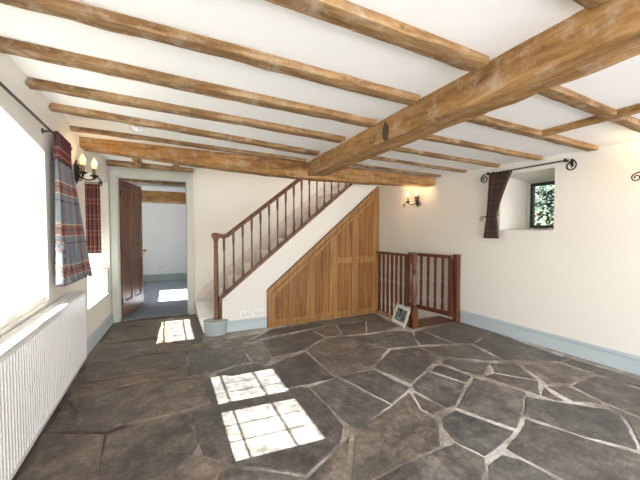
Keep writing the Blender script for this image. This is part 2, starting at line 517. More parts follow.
# floor: traced flagstones bedded in mortar
STONES = [
 [(306.6,350.3),(326,337.5),(342,336),(388,349),(372,368),(335.6,376.5)],
 [(263,340),(311,330),(325,337.5),(305,349),(273,357)],
 [(312,329),(334.7,325.5),(341,335),(326,336.5)],
 [(337,325),(365,321),(366,333),(343,335.5)],
 [(272,329),(320,321.5),(334,324),(312,328),(262,338),(244,343)],
 [(322,321),(373,313),(379,316),(366,320.5),(337,324)],
 [(367,321),(380,316.5),(396,327),(392,329.5),(367,333)],
 [(344,337),(367,334.5),(396,330.5),(412,332),(418,345),(388,348)],
 [(415,331.5),(421,331),(453,343.5),(422,344.8),(415,338)],
 [(422,330.5),(458,321.5),(491,331),(473,342.5),(457,343.3)],
 [(492,331.5),(566,358),(560,361),(505,360),(475,343.5)],
 [(423,347),(471,344.8),(501,359.5),(488,360),(447,356.5),(440,356)],
 [(391,350),(419,347),(438,357.5),(424,371),(411,383),(374,367.5)],
 [(442.5,363),(447,358),(489,363),(483,375),(474,374)],
 [(434,366),(441,365),(471,376),(467,382),(432,370.5)],
 [(491,363),(515,363),(537,379.5),(495,372)],
 [(485,376),(494,373),(538,381),(539.5,394),(526,390)],
 [(522,364.5),(561,363),(594,374),(570,383.5),(548,384)],
 [(548,386),(567,386),(591,397),(602,403.5),(574,401)],
 [(543,387),(563,400),(556,400),(542,395)],
 [(572,385),(596,376),(640,389),(700,407),(700,438),(660,424),(606,402)],
 [(564,362),(572,359),(640,380),(720,405),(700,404),(640,387),(625,382.5),(597,373.5)],
 [(526,396.5),(557,401.5),(604,408.5),(620,415),(629,431),(637,449),(586,436),(567,430),(524,415)],
 [(609,406),(640,419),(700,444),(700,480),(645,450),(634,432),(624,414)],
 [(526,419),(586,438),(638,453),(700,482),(720,540),(640,560),(571,482),(548,470),(520,456),(507,448),(518,435)],
 [(427.5,371.5),(465,383.5),(455,405),(447,407.5),(415,390),(413,385)],
 [(474.5,378),(525,392),(521,416),(516,427.5),(481,416),(457.5,407),(468,389)],
 [(442.5,418),(456,409.5),(480,418.5),(513,430.5),(501,444),(485,455.5),(455,440.5),(443,427.5)],
 [(414,393),(445,408),(434,413.5),(422,408)],
 [(409,391.8),(411.5,394),(420,409.5),(430,415),(438,420),(440,433),(440.5,446),(408,461),(378,477),(365,490),(350,480),(353,452),(355,432),(391.5,406)],
 [(337.5,377.5),(390.5,404.5),(356,430.5),(333,410),(310,387)],
 [(340,376),(372,369.5),(409.5,387),(392.5,403.5)],
 [(305,352),(334,377.5),(308,384),(216,401),(205,391),(217,373),(238,366),(255,363.5),(267,366)],
 [(243,346),(262,341),(272,357),(266,362.5),(253,360)],
 [(241.5,348),(249.5,361),(239.5,363)],
 [(188.5,351),(239,345.5),(236.5,363),(217,370.5),(190,375.5)],
 [(157,354),(185.5,351),(187,364),(154,370),(97,379.5),(79,381.5),(89,363.5)],
 [(99,382),(154,372.5),(187.5,367),(188.5,377),(146,380),(118,387),(97,391.5)],
 [(101,345),(155.5,339),(155.5,352),(116,359),(90,361)],
 [(158,338.5),(168,342.5),(204,346),(186,349.5),(158,352.5)],
 [(113,326),(166,327.5),(166,336),(156,336.5),(103,342)],
 [(114,322.5),(186,316.5),(195,319),(168,325.5),(114,325)],
 [(168,327),(197,319.5),(203,323),(203,344),(168,341)],
 [(207,340),(228,339),(260,333.5),(240,342.5),(207,345)],
 [(96.5,394),(116,389.5),(118,396),(127,404),(122,424),(106,430.5),(81,429),(78.5,410),(82,397)],
 [(119,392.5),(141,386),(127,402)],
 [(129,404),(144,386),(190,379.5),(216,376),(204,391),(211,402),(188,409),(140,421.5),(124,424)],
 [(66,400),(75,411),(77.5,429),(48,431)],
 [(78,385),(95.5,383.5),(94,392.5),(80,396),(76,409),(68,398)],
 [(44,433),(104,434),(100,457),(97,486),(12,486)],
 [(107,433.5),(188,412),(197.5,445),(191,456),(150,483),(140,520),(92,520),(99,478),(102,457)],
 [(203,459),(224,466),(212,486),(200,520),(150,520),(156,483)],
 [(192.5,412),(216,403),(300,386.5),(309,388),(331,411),(343,426),(340,443),(306,474),(262,467),(230,462),(203,455),(200,444)],
 [(228,467),(262,471),(300,477),(285,520),(208,520),(217,486)],
 [(344,445),(349,434),(349,452),(344,484),(330,520),(292,520),(306,479)],
 [(380,479),(408,463),(440,449),(455,443),(484,458),(486,470),(478,500),(470,540),(335,540),(350,490),(365,492)],
 [(489,465),(502,454),(520,459),(545,472),(566,486),(600,540),(480,540),(490,480)],
]
def inside(p, poly):
    x, y = p; c = False; n = len(poly)
    for i in range(n):
        x1, y1 = poly[i]; x2, y2 = poly[(i + 1) % n]
        if (y1 > y) != (y2 > y) and x < (x2 - x1) * (y - y1) / (y2 - y1) + x1: c = not c
    return c
def shrink(poly, d):
    n = len(poly); area_ = sum(poly[i][0] * poly[(i + 1) % n][1] - poly[(i + 1) % n][0] * poly[i][1] for i in range(n))
    if area_ < 0: poly = poly[::-1]
    out = []
    for i in range(n):
        p0, p, p1 = Vector(poly[i - 1]), Vector(poly[i]), Vector(poly[(i + 1) % n])
        a = (p - p0).normalized(); b = (p1 - p).normalized()
        na = Vector((-a.y, a.x)); nb_ = Vector((-b.y, b.x)); k = na + nb_
        if k.length < .3: k = na
        k = k / max(k.dot(na), .45) if k.length > 0 else na
        out.append(tuple(p + k * d))
    return out
TONES = [srgb(99, 95, 92), srgb(101, 96, 92), srgb(106, 99, 92), srgb(93, 92, 91), srgb(98, 95, 93), srgb(107, 99, 92), srgb(95, 91, 88)]
bm = nb()
col = bm.loops.layers.float_color.new('tone')
def stone(poly, z=0., seed=0):
    tone = list(random.choice(TONES)); k = random.uniform(.8, 1.12)
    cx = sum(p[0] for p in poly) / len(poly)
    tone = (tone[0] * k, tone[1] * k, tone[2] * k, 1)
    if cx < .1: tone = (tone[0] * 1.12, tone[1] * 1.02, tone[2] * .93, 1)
    poly = shrink(poly, -.004 - .001 * max(0, min(1, (1.3 - cx) / .8)))
    pts = []
    n = len(poly)
    for i in range(n):
        a = Vector(poly[i]); b = Vector(poly[(i + 1) % n]); L = (b - a).length
        m = max(1, int(L / .035)); nrm = Vector((-(b - a).y, (b - a).x)).normalized() if L else Vector((0, 0))
        for j in range(m):
            p = a.lerp(b, j / m)
            j1 = .010 * N1(p.x * 6, p.y * 6, seed) + .005 * N1(p.x * 22, p.y * 22, seed + 4)
            pts.append(p + nrm * (j1 + .002))
    m = len(pts)
    inner = []
    for i in range(m):
        a, b, c = pts[i - 1], pts[i], pts[(i + 1) % m]
        t = (c - a).normalized(); inner.append(b + Vector((-t.y, t.x)) * .007)
    dz = random.uniform(-.002, .001)
    lo = [bm.verts.new((p.x, p.y, z - .012)) for p in pts]
    mid = [bm.verts.new((p.x, p.y, z - .004 + dz)) for p in pts]
    hi = [bm.verts.new((p.x, p.y, z + dz)) for p in inner]
    fs = []
    for i in range(m):
        j = (i + 1) % m
        fs.append(bm.faces.new((lo[i], lo[j], mid[j], mid[i]))); fs.append(bm.faces.new((mid[i], mid[j], hi[j], hi[i])))
    fs.append(bm.faces.new(hi))
    for f in fs:
        f.material_index = 1
        for l in f.loops: l[col] = tone
traced = [[floor_at(*p) for p in s] for s in STONES]
for i, s in enumerate(traced): stone(s, 0, i)
# the part of the room the photograph does not reach is paved the same way
gx, gy = 9, 9
G = {}
for i in range(gx + 1):
    for j in range(gy + 1):
        x = -.80 + i * (4.56 / gx); y = YN + j * ((1.75 - YN) / gy)
        if 0 < i < gx: x += random.uniform(-.14, .14)
        if 0 < j < gy: y += random.uniform(-.11, .11)
        G[i, j] = (x, y)
for i in range(gx):
    for j in range(gy):
        q = [G[i, j], G[i + 1, j], G[i + 1, j + 1], G[i, j + 1]]
        hit = False
        for a in (0, .25, .5, .75, 1):
            for b in (0, .25, .5, .75, 1):
                p = [(q[0][k] * (1 - a) + q[1][k] * a) * (1 - b) + (q[3][k] * (1 - a) + q[2][k] * a) * b for k in (0, 1)]
                if any(inside(p, s) for s in traced): hit = True
        if not hit: stone(q, 0, 100 + i * gy + j)
# mortar bed
def slab(x0, x1, y0, y1, z=-.005):
    vs = box(bm, x0, x1, y0, y1, -.15, z)
slab(-.95, 2.9, YN - .1, YD + .12); slab(2.9, 3.95, YN - .1, 3.2)
floor = struct('floor', bm, [M['mortar'], M['stone']], loc=(1.5, 1.5, -.15))

# skirtings
def skirting(name, pts, h=.135, t=.018, mat=None):
    """pts: run along the wall foot, thickness to the left of the direction"""
    bm = nb()
    for a, b in zip(pts, pts[1:]):
        a = Vector((a[0], a[1], 0)); b = Vector((b[0], b[1], 0)); d = (b - a).normalized(); s = Vector((-d.y, d.x, 0))
        for (z0, z1, tt) in ((0, h - .034, t), (h - .034, h - .029, t * .3), (h - .029, h - .012, t * .8), (h - .012, h, t * .4)):
            prism(bm, [a + Vector((0, 0, z0)), a + s * tt + Vector((0, 0, z0)), a + s * tt + Vector((0, 0, z1)), a + Vector((0, 0, z1))], b - a)
    return struct(name, bm, mat or M['skirt'])
skirting('baseboard_right', [(rx(YN), YN), (rx(3.14), 3.14)], .165, .022)
skirting('baseboard_left', [(wx(YD) , YD), (wx(4.1), 4.1), (wx(3.5), 3.5), (wx(YN), YN)], .15, .02)
skirting('baseboard_stairs', [(1.185, YB), (.64, YB)], .14, .018)
skirting('baseboard_rear', [(-.8, YN), (3.8, YN)], .15, .018)

# ---------------------------------------------------------------- door 1, its architrave, and the room beyond
bm = nb()
for x0, x1 in ((-.685, -.605), (.285, .375)):
    box(bm, x0, x1, YD - .03, YD, 0, 2.035)
box(bm, -.685, .375, YD - .03, YD, 2.035, 2.13)
box(bm, -.61, -.59, YD, YD + .12, 0, 2.035); box(bm, .28, .30, YD, YD + .12, 0, 2.035); box(bm, -.61, .30, YD, YD + .12, 2.015, 2.04)
struct('trim_1', bm, M['grey_trim'], bevel=.006)
# leaf, hinged on the left, swung into the far room
def leaf_local():
    bm = nb(); W, Hh, T = .84, 1.99, .04
    xs = [0, .10, .37, .47, .74, W]; zs = [0, .22, .88, 1.02, 1.48, 1.58, 1.88, Hh]
    for x0, x1 in ((0, .10), (.37, .47), (.74, W)): box(bm, x0, x1, -T / 2, T / 2, 0, Hh)
    for z0, z1 in ((0, .22), (.82, 1.0), (1.46, 1.56), (1.88, Hh)):
        box(bm, .10, .37, -T / 2, T / 2, z0, z1); box(bm, .47, .74, -T / 2, T / 2, z0, z1)
    for x0, x1 in ((.10, .37), (.47, .74)):
        for z0, z1 in ((.22, .82), (1.0, 1.46), (1.56, 1.88)):
            box(bm, x0, x1, -.006, .006, z0, z1)
            g = .035
            for s in (-1, 1):
                a = [(x0 + .012, s * .006, z0 + .012), (x1 - .012, s * .006, z0 + .012), (x1 - .012, s * .006, z1 - .012), (x0 + .012, s * .006, z1 - .012)]
                b = [(x0 + g, s * .013, z0 + g), (x1 - g, s * .013, z0 + g), (x1 - g, s * .013, z1 - g), (x0 + g, s * .013, z1 - g)]
                A = [bm.verts.new(p) for p in a]; B = [bm.verts.new(p) for p in b]
                for i in range(4): bm.faces.new((A[i], A[(i + 1) % 4], B[(i + 1) % 4], B[i]))
                bm.faces.new(B)
    return bm
bm = leaf_local(); bmesh.ops.recalc_face_normals(bm, faces=bm.faces)
me = bpy.data.meshes.new('door_1'); bm.to_mesh(me); bm.free(); me.materials.append(M['door'])
door = link(bpy.data.objects.new('door_1', me)); door['kind'] = 'structure'
door.location = (-.598, YD + .145, .012); door.rotation_euler = (0, 0, math.radians(75))
b = door.modifiers.new('bevel', 'BEVEL'); b.width = .003; b.segments = 1; b.limit_method = 'ANGLE'
origin[door.name] = Vector((0, 0, 0))
for s in (-1, 1):
    bm = nb()
    lathe(bm, [(.024, 0), (.024, .005), (.009, .008), (.009, .035), (.022, .042), (.027, .055), (.020, .068), (.0, .072)], (.785, s * .02, .93), 16, (0, s, 0))
    obj('door_knob', bm, M['brass'], door, smooth=True)
for z in (.2, 1.75):
    bm = nb(); lathe(bm, [(.007, 0), (.007, .09)], (-.008, -.024, z), 8)
    obj('hinge', bm, M['iron'], door)

bm = nb(); box(bm, -2.0, 3.3, YD + .06, 9.05, -.15, -.002)
bx_ = struct('floor_far_room', bm, M['carpet']); bx_.name = 'floor_far'
bm = nb(); box(bm, -2.0, 3.3, 8.95, 9.1, 0, 2.3)
struct('wall_far', bm, M['white_matte'])
bm = nb(); box(bm, 3.2, 3.3, YD + .12, 8.95, 0, 2.3)
struct('wall_far_right', bm, M['white_matte'])
bm = nb()
xo0, xo1 = -1.75, -1.40
box(bm, xo0, xo1, YD, 6.50, -.1, 2.3); box(bm, xo0, xo1, 7.66, 9.1, -.1, 2.3)
box(bm, xo0, xo1, 6.50, 7.66, -.1, .92); box(bm, xo0, xo1, 6.50, 7.66, 1.62, 2.3)
box(bm, -1.6, -1.55, 7.05, 7.11, .92, 1.62)
struct('wall_far_left', bm, M['white_matte'])
bm = nb(); box(bm, -2.0, 3.3, YD + .12, 9.1, 2.22, 2.35)
struct('ceiling_far', bm, M['ceiling'])
skirting('baseboard_far', [(3.2, 8.95), (-1.4, 8.95)], .17, .02, M['drum'])
for i, (y, w_) in enumerate(((5.75, .10), (6.25, .10), (6.8, .10))):
    bm = nb(); rough_beam(bm, (-1.4, y, 2.15), (3.2, y, 2.13), w_, .09, 60 + i)
    tag(obj('ceiling_joist', bm, M['oak_dark']), 'weathered oak joist of the room past the doorway, %s' % ('the one nearest the opening', 'the middle one of three', 'the one just before the thick beam')[i], 'joist', 'joists in the room beyond the door')
bm = nb(); rough_beam(bm, (-1.4, 7.5, 1.86), (3.2, 7.5, 1.82), .24, .23, 70, wane=.02)
tag(obj('ceiling_beam', bm, M['oak_t']), 'thick pale oak beam seen through the open doorway', 'beam')
def socket(x0, x1, y, z0, z1, name='socket_plate', gangs=2, s=-1):
    bm = nb(); box(bm, x0, x1, y - .010, y, z0, z1)
    return bm
# ---------------------------------------------------------------- windows
def casement(w, name, x, y0, y1, z0, z1, cols, rows, mat, fr=.04, gb=.010, t=.04):
    bm = nb()
    box(bm, x - t / 2, x + t / 2, y0, y0 + fr, z0, z1); box(bm, x - t / 2, x + t / 2, y1 - fr, y1, z0, z1)
    box(bm, x - t / 2, x + t / 2, y0 + fr, y1 - fr, z0, z0 + fr); box(bm, x - t / 2, x + t / 2, y0 + fr, y1 - fr, z1 - fr, z1)
    for i in range(1, cols):
        y = y0 + fr + (y1 - y0 - 2 * fr) * i / cols; box(bm, x - .004, x + .004, y - gb / 2, y + gb / 2, z0 + fr, z1 - fr)
    for i in range(1, rows):
        z = z0 + fr + (z1 - z0 - 2 * fr) * i / rows; box(bm, x - .003, x + .003, y0 + fr, y1 - fr, z - gb / 2, z + gb / 2)
    obj(name, bm, mat, w)
    bm = nb(); box(bm, x - .003, x + .003, y0 + fr, y1 - fr, z0 + fr, z1 - fr)
    obj('window_pane', bm, M['glass'], w)
def window(name, loc):
    o = link(bpy.data.objects.new(name, None)); o.location = loc; o['kind'] = 'structure'; origin[o.name] = Vector(loc); return o
w1 = window('window_1', (-1.25, 2.5, .78))
casement(w1, 'casement', -1.25, 1.865, 2.47, .771, 1.662, 3, 4, M['white_matte'])
casement(w1, 'casement', -1.25, 2.515, 3.07, .771, 1.662, 3, 4, M['white_matte'])
bm = nb(); box(bm, -1.28, -1.22, 2.47, 2.515, .74, 1.662); box(bm, -1.28, -1.22, 1.78, 1.865, .74, 1.662)
obj('mullion', bm, M['white_matte'], w1)
bm = nb(); prism(bm, [(-1.27, 1.785, .742), (-.815, 1.785, .742), (-.815, 3.025, .742), (-1.27, 3.085, .742)], (0, 0, .058))
obj('window_sill', bm, M['white_matte'], w1, bevel=.006)
w2 = window('window_2', (-1.12, 4.6, .45))
casement(w2, 'casement', -1.2, 4.10, 5.12, .45, 1.235, 5, 4, M['white_matte'])
bm = nb(); box(bm, -1.39, -1.185, 4.1, 5.16, 1.22, 1.92); obj('sun_cut_board', bm, M['white_matte'], w2)  # unseen board added so the sun patch ends at the stair foot
bm = nb(); prism(bm, [(-1.18, 4.105, .432), (-.745, 4.105, .432), (-.685, 5.14, .432), (-1.18, 5.14, .432)], (0, 0, .022))
obj('window_sill', bm, M['grey_trim'], w2, bevel=.004)
bm = nb()   # panelled box at the far end of the low window seat
box(bm, -1.16, -.705, 5.05, 5.15, .456, .74); box(bm, -1.17, -.70, 5.04, 5.155, .74, .765)
for a in ((-1.15, -1.10, .47, .73), (-.76, -.712, .47, .73), (-1.10, -.76, .47, .50), (-1.10, -.76, .70, .73)):
    box(bm, a[0], a[1], 5.038, 5.05, a[2], a[3])
struct('trim_2', bm, M['grey_trim'], bevel=.002)
w3 = window('window_3', (4.16, 2.2, 1.3))
casement(w3, 'window_frame', 4.15, 1.90, 2.49, 1.31, 1.865, 2, 1, M['black'], .035, .022)
bm = nb()
box(bm, 4.12, 4.20, 2.49, 2.53, 1.30, 1.87)
obj('window_lining', bm, M['grey_trim'], w3)
bm = nb(); prism(bm, [(rx(2.3) - .012, 2.01, 1.272), (rx(2.3) - .012, 2.62, 1.272), (4.13, 2.515, 1.29), (4.13, 1.87, 1.29)], (0, 0, .014))
obj('window_sill', bm, M['wall'], w3)
w4 = window('window_4', (-1.1, -.6, .8))
casement(w4, 'casement', -1.15, -1.4, .2, .8, 1.9, 5, 4, M['white_matte'])
w5 = window('window_5', (1.5, YN - .15, .35))
bm = nb()
for x in (-.4, .55, 1.5, 2.45, 3.35): box(bm, x, x + .05, YN - .2, YN - .15, .35, 2.12)
box(bm, -.4, 3.4, YN - .2, YN - .15, .35, .40); box(bm, -.4, 3.4, YN - .2, YN - .15, 2.07, 2.12)
obj('window_frame', bm, M['white_matte'], w5)
bm = nb(); box(bm, -.38, 3.38, YN - .178, YN - .172, .4, 2.07); obj('window_pane', bm, M['glass'], w5)

# ================================================================ TIMBERS
# main beam, resting on the cross beam
bm = nb(); rough_beam(bm, (1.43, YN, 1.985), (1.76, 3.88, 1.985), .225, .20, 3, jit=.012, sag=.002, wane=.013)
main = tag(obj('ceiling_beam', bm, M['oak_y']), 'massive golden oak main beam running away from the camera overhead', 'beam')
bm = nb()
kx, ky_, kz = 1.533, 2.03, 2.045
prism(bm, [(kx, ky_ + a, kz + b) for a, b in ((-.030, -.055), (.012, -.062), (.034, -.03), (.036, .03), (.018, .062), (.002, .085), (-.016, .06), (-.034, .035), (-.036, -.02))], (.02, 0, 0))
kn = obj('knot', bm, M['knot_hole'], main, 'dark oval knot hole')
# cross beam over the foot of the stairs
bm = nb(); rough_beam(bm, (-.77, 4.06, 2.125), (3.69, 3.73, 1.955), .20, .115, 11, jit=.010, wane=.012, bow=-.08, sag=.002)
tag(obj('ceiling_beam', bm, M['oak_t']), 'long oak cross beam in front of the staircase and doorway', 'beam')
def joist(p, q, w, h, seed, label, name='ceiling_joist', mat='oak_x', group=None):
    bm = nb(); rough_beam(bm, p, q, w, h, seed, wane=.007, jit=.009, sag=.002)
    return tag(obj(name, bm, M[mat]), label, 'joist', group)
def jz(x, d=.038): return zc(x) - d
def J(y0, y1, x0, x1, w, seed, label, grp, d=.038):
    y0 *= 1.03; y1 *= 1.03
    return joist((x0, y0, jz(x0, d)), (x1, y1, jz(x1, d)), w, d + .012, seed, label, group=grp)
GL, GR = 'joists left of the main beam', 'joists right of the main beam'
J(1.11, 1.12, -.765, 1.46, .105, 20, 'oak joist crossing the top edge of the picture, joining the main beam left side', GL)
J(1.61, 1.60, -.765, 1.48, .10, 21, 'thick oak joist from the top left corner down to the main beam', GL)
J(2.06, 2.09, -.765, 1.50, .105, 22, 'third oak joist back on the left, below the top left corner one', GL)
J(2.53, 2.57, -.765, 1.51, .11, 23, 'knotty oak joist whose ragged left end starts above the curtain rod', GL)
J(2.95, 3.16, -.765, 1.53, .095, 24, 'oak joist between the ragged-ended one and the thin one by the cross beam', GL)
J(3.50, 3.55, -.765, 1.55, .075, 25, 'thin greyish joist on the left, closest to the cross beam', GL, .034)
J(.60, .60, -.765, 1.44, .11, 26, 'oak joist stub butting the main beam at the very top right', GL)
J(1.11, 1.15, 1.74, 3.73, .085, 30, 'oak joist right of the main beam, leaving at the right edge', GR)
J(1.63, 1.61, 1.76, 3.72, .085, 31, 'oak joist on the right meeting the short crosspiece, ending above the curtain finial', GR)
J(2.13, 2.08, 1.78, 3.70, .07, 32, 'oak joist ending just above the small window', GR, .036)
J(2.58, 2.55, 1.80, 3.685, .06, 33, 'slim oak joist whose end meets the top of the dark curtain', GR, .032)
J(3.01, 3.0, 1.81, 3.665, .055, 34, 'slim oak joist second from the cross beam on the right', GR, .03)
J(3.46, 3.41, 1.83, 3.65, .045, 35, 'thinnest dark joist on the right, closest to the cross beam', GR, .026)
bm = nb(); rough_beam(bm, (2.80, .60, jz(2.80, .04)), (2.85, 1.62, jz(2.85, .04)), .075, .05, 40)
tag(obj('ceiling_trimmer', bm, M['oak_y']), 'short oak crosspiece between two joists on the right of the ceiling', 'joist')
# lobby timbers over the door
bm = nb(); rough_beam(bm, (-.74, 5.13, 2.155), (.38, 5.13, 2.145), .12, .075, 41)
tag(obj('ceiling_beam', bm, M['oak_dark']), 'dark oak lintel timber directly above the door frame', 'beam')
for i, x in enumerate((-.33, .13)):
    bm = nb(); rough_beam(bm, (x, 4.16, zc(x) - .055), (x, 5.06, zc(x) - .055), .075, .068, 44 + i)
    tag(obj('ceiling_joist', bm, M['oak_y']), 'short oak joist %s of the two above the doorway' % ('left', 'right')[i], 'joist', 'short joists over the doorway')
# smoke detector
t = thing('smoke_detector', 'round white smoke detector on the ceiling between two left joists', 'smoke detector', (-.22, 3.33, zc(-.22)))
bm = nb(); lathe(bm, [(.062, 0), (.064, -.012), (.056, -.026)], (-.22, 3.33, zc(-.22)), 24)
obj('base', bm, M['plastic'], t, smooth=True)
bm = nb(); lathe(bm, [(.040, -.0262), (.036, -.036), (.010, -.039), (.0, -.039)], (-.22, 3.33, zc(-.22)), 24)
obj('sensor_cap', bm, M['plastic'], t, smooth=True)

# ================================================================ STAIRCASE
st = thing('staircase', 'carpeted wooden staircase with dark turned balusters rising to the right', 'staircase', (1.5, 4.6, 0))
rise, run = .19, .19 / SL
x = .40
for k in range(13):
    z = rise * (k + 1)
    x0 = x + run * k
    if z > 2.5: break
    bm = nb()
    y0 = YB + .135 if k > 0 else YB + .10
    if x0 > .60: y0 = YB + .105
    box(bm, x0 - .02, x0 + run + .005, y0, YD - .03, z - .03, z)
    box(bm, x0, x0 + .02, y0, YD - .03, z - rise, z - .03)
    obj('step', bm, M['white_matte'] if k == 0 else M['tread'], st, bevel=.008)
bm = nb()
def ws(x, d): return rise + SL * (x - .40) + d
prism(bm, [(.385, YD - .028, 0), (.62, YD - .028, 0), (2.95, YD - .028, ws(2.95, -.35)), (2.95, YD - .028, ws(2.95, .12)), (.50, YD - .028, ws(.50, .12)), (.385, YD - .028, .22)], (0, .026, 0))
obj('wall_string', bm, M['tread'], st)
bm = nb()   # dark string cap along the wall top
bar(bm, (.625, YB + .05, sz(.625) - .012), (2.98, YB + .05, sz(2.98) - .012), .115, .032, (0, 0, 1))
box(bm, .59, .617, YB - .005, YB + .105, .02, sz(.61) + .005)
obj('base_rail', bm, M['brown'], st, bevel=.003)
# handrail: flat volute over the newel then the raking rail
def hz(x): return 1.225 + .782 * (x - .70)
bm = nb()
pts = [(.515, YB + .03, 1.218), (.545, YB + .03, 1.222), (.60, YB + .03, 1.215), (.655, YB + .04, 1.205), (.70, YB + .05, 1.222), (.76, YB + .05, hz(.76)), (1.6, YB + .05, hz(1.6)), (2.2, YB + .05, hz(2.2))]
pts = [Vector(p) for p in pts]
prev = None
prof = [(-.030, -.018), (-.034, .0), (-.022, .020), (0, .027), (.022, .020), (.034, 0), (.030, -.018), (.016, -.026), (-.016, -.026)]
for i, p in enumerate(pts):
    d = (pts[min(i + 1, len(pts) - 1)] - pts[max(i - 1, 0)]).normalized()
    u = Vector((0, 1, 0)).cross(d) * -1
    if u.z < 0: u = -u
    ring = [bm.verts.new(p + Vector((0, 1, 0)) * a + u * b) for a, b in prof]
    if prev:
        for k in range(len(prof)): bm.faces.new((prev[k], prev[(k + 1) % len(prof)], ring[(k + 1) % len(prof)], ring[k]))
    else: bm.faces.new(ring)
    prev = ring
bm.faces.new(prev)
obj('handrail', bm, M['brown'], st, smooth=True)
# newel
NX, NY = .553, YB + .03
bm = nb()
lathe(bm, [(.030, .175), (.034, .20), (.030, .235), (.026, .25), (.028, .34), (.030, .60), (.028, .90), (.024, 1.06), (.030, 1.075), (.024, 1.09), (.026, 1.15), (.036, 1.18), (.046, 1.195), (.052, 1.215), (.050, 1.238), (.035, 1.25), (0, 1.253)], (NX, NY, 0), 20)
obj('newel_post', bm, M['brown'], st, smooth=True)
bm = nb()
lathe(bm, [(.134, .0), (.137, .02), (.136, .128), (.146, .132), (.150, .150), (.144, .168), (.10, .177), (0, .178)], (.545, YB + .035, 0), 32)
obj('newel_plinth', bm, M['drum'], st, 'pale grey painted round stone base', smooth=True)
def baluster_bm(x, y, z0, z1, r=.011):
    h = z1 - z0; bm = nb()
    pr = [(.016, 0), (.016, .10), (.012, .11), (.017, .125), (.011, .14), (.010, .22), (.0125, .45), (.010, .72), (.013, .76), (.010, .775), (.017, .79), (.015, .81), (.016, .84), (.016, 1)]
    lathe(bm, [(r_ * r / .011, t_ * h) for r_, t_ in pr], (x, y, z0), 10)
    return bm
for k in range(16):
    x = .655 + .1175 * k
    z1 = hz(x) - .028 if x > .68 else 1.19
    obj('baluster', baluster_bm(x, YB + .05, sz(x), min(z1, 2.1 if x > 1.7 else 9)), M['brown'], st, smooth=True)

# sockets under the stairs
def socket_plate(x0, x1, y, z0, z1, label):
    t = thing('power_socket', label, 'socket', ((x0 + x1) / 2, y, z0), 'wall sockets')
    bm = nb(); box(bm, x0, x1, y - .009, y, z0, z1); obj('face_plate', bm, M['plastic'], t, bevel=.002)
    for i in (0, 1):
        cx = x0 + (x1 - x0) * (.27 + .46 * i)
        bm = nb(); box(bm, cx - .009, cx + .009, y - .013, y - .0088, z1 - .030, z1 - .012); obj('switch', bm, M['plastic'], t)
        bm = nb()
        for dx, dz in ((0, .052), (-.011, .032), (.011, .032)): box(bm, cx + dx - .003, cx + dx + .003, y - .0094, y - .0088, z0 + dz - .006, z0 + dz + .004)
        obj('pin_slots', bm, M['black'], t)
    return t
socket_plate(.835, .965, YB, .165, .275, 'left of the two white wall sockets under the stairs')
socket_plate(1.0, 1.145, YB, .165, .275, 'right of the two white wall sockets, nearer the cupboard')
socket_plate(-.20, -.06, 8.95, .30, .40, 'white wall socket in the room past the door')

# ================================================================ CUPBOARD UNDER THE STAIRS
DI = lambda x: .49 + (x - 1.19) * .83            # outer diagonal edge
cb = thing('understairs_cupboard', 'honey pine cupboard with sloping top fitted under the stairs', 'cupboard', (2.0, YB, 0))
Yf = YB - .045
bm = nb()
L2 = math.hypot(1, .83)
fwid = .06
prism(bm, [(1.19, Yf, 0), (1.19 + fwid - .01, Yf, 0), (1.19 + fwid - .01, Yf, DI(1.19 + fwid - .01) - fwid * L2), (2.90, Yf, DI(2.90) - fwid * L2), (2.90, Yf, 0), (2.965, Yf, 0), (2.965, Yf, DI(2.965)), (1.19, Yf, DI(1.19))], (0, .045, 0))
for xa in (1.806, 2.178, 2.536):
    w_ = .012 if xa != 2.178 else .022
    box(bm, xa - w_, xa + w_, Yf, YB, .0, DI(xa - w_) - fwid * L2 + .005)
box(bm, 1.24, 2.9, Yf + .012, YB, 0, .035)
obj('frame', bm, M['pine'], cb, bevel=.003)
def inset_poly(poly, d): return shrink(poly, d)
def clipx(poly, xa, xb):
    def half(p, keep, xc):
        out = []
        for i in range(len(p)):
            a, b = p[i], p[(i + 1) % len(p)]
            ia, ib = keep(a[0]), keep(b[0])
            if ia: out.append(a)
            if ia != ib:
                t_ = (xc - a[0]) / (b[0] - a[0]); out.append((xc, a[1] + (b[1] - a[1]) * t_))
        return out
    p = half(poly, lambda v: v >= xa, xa)
    return half(p, lambda v: v <= xb, xb) if p else p
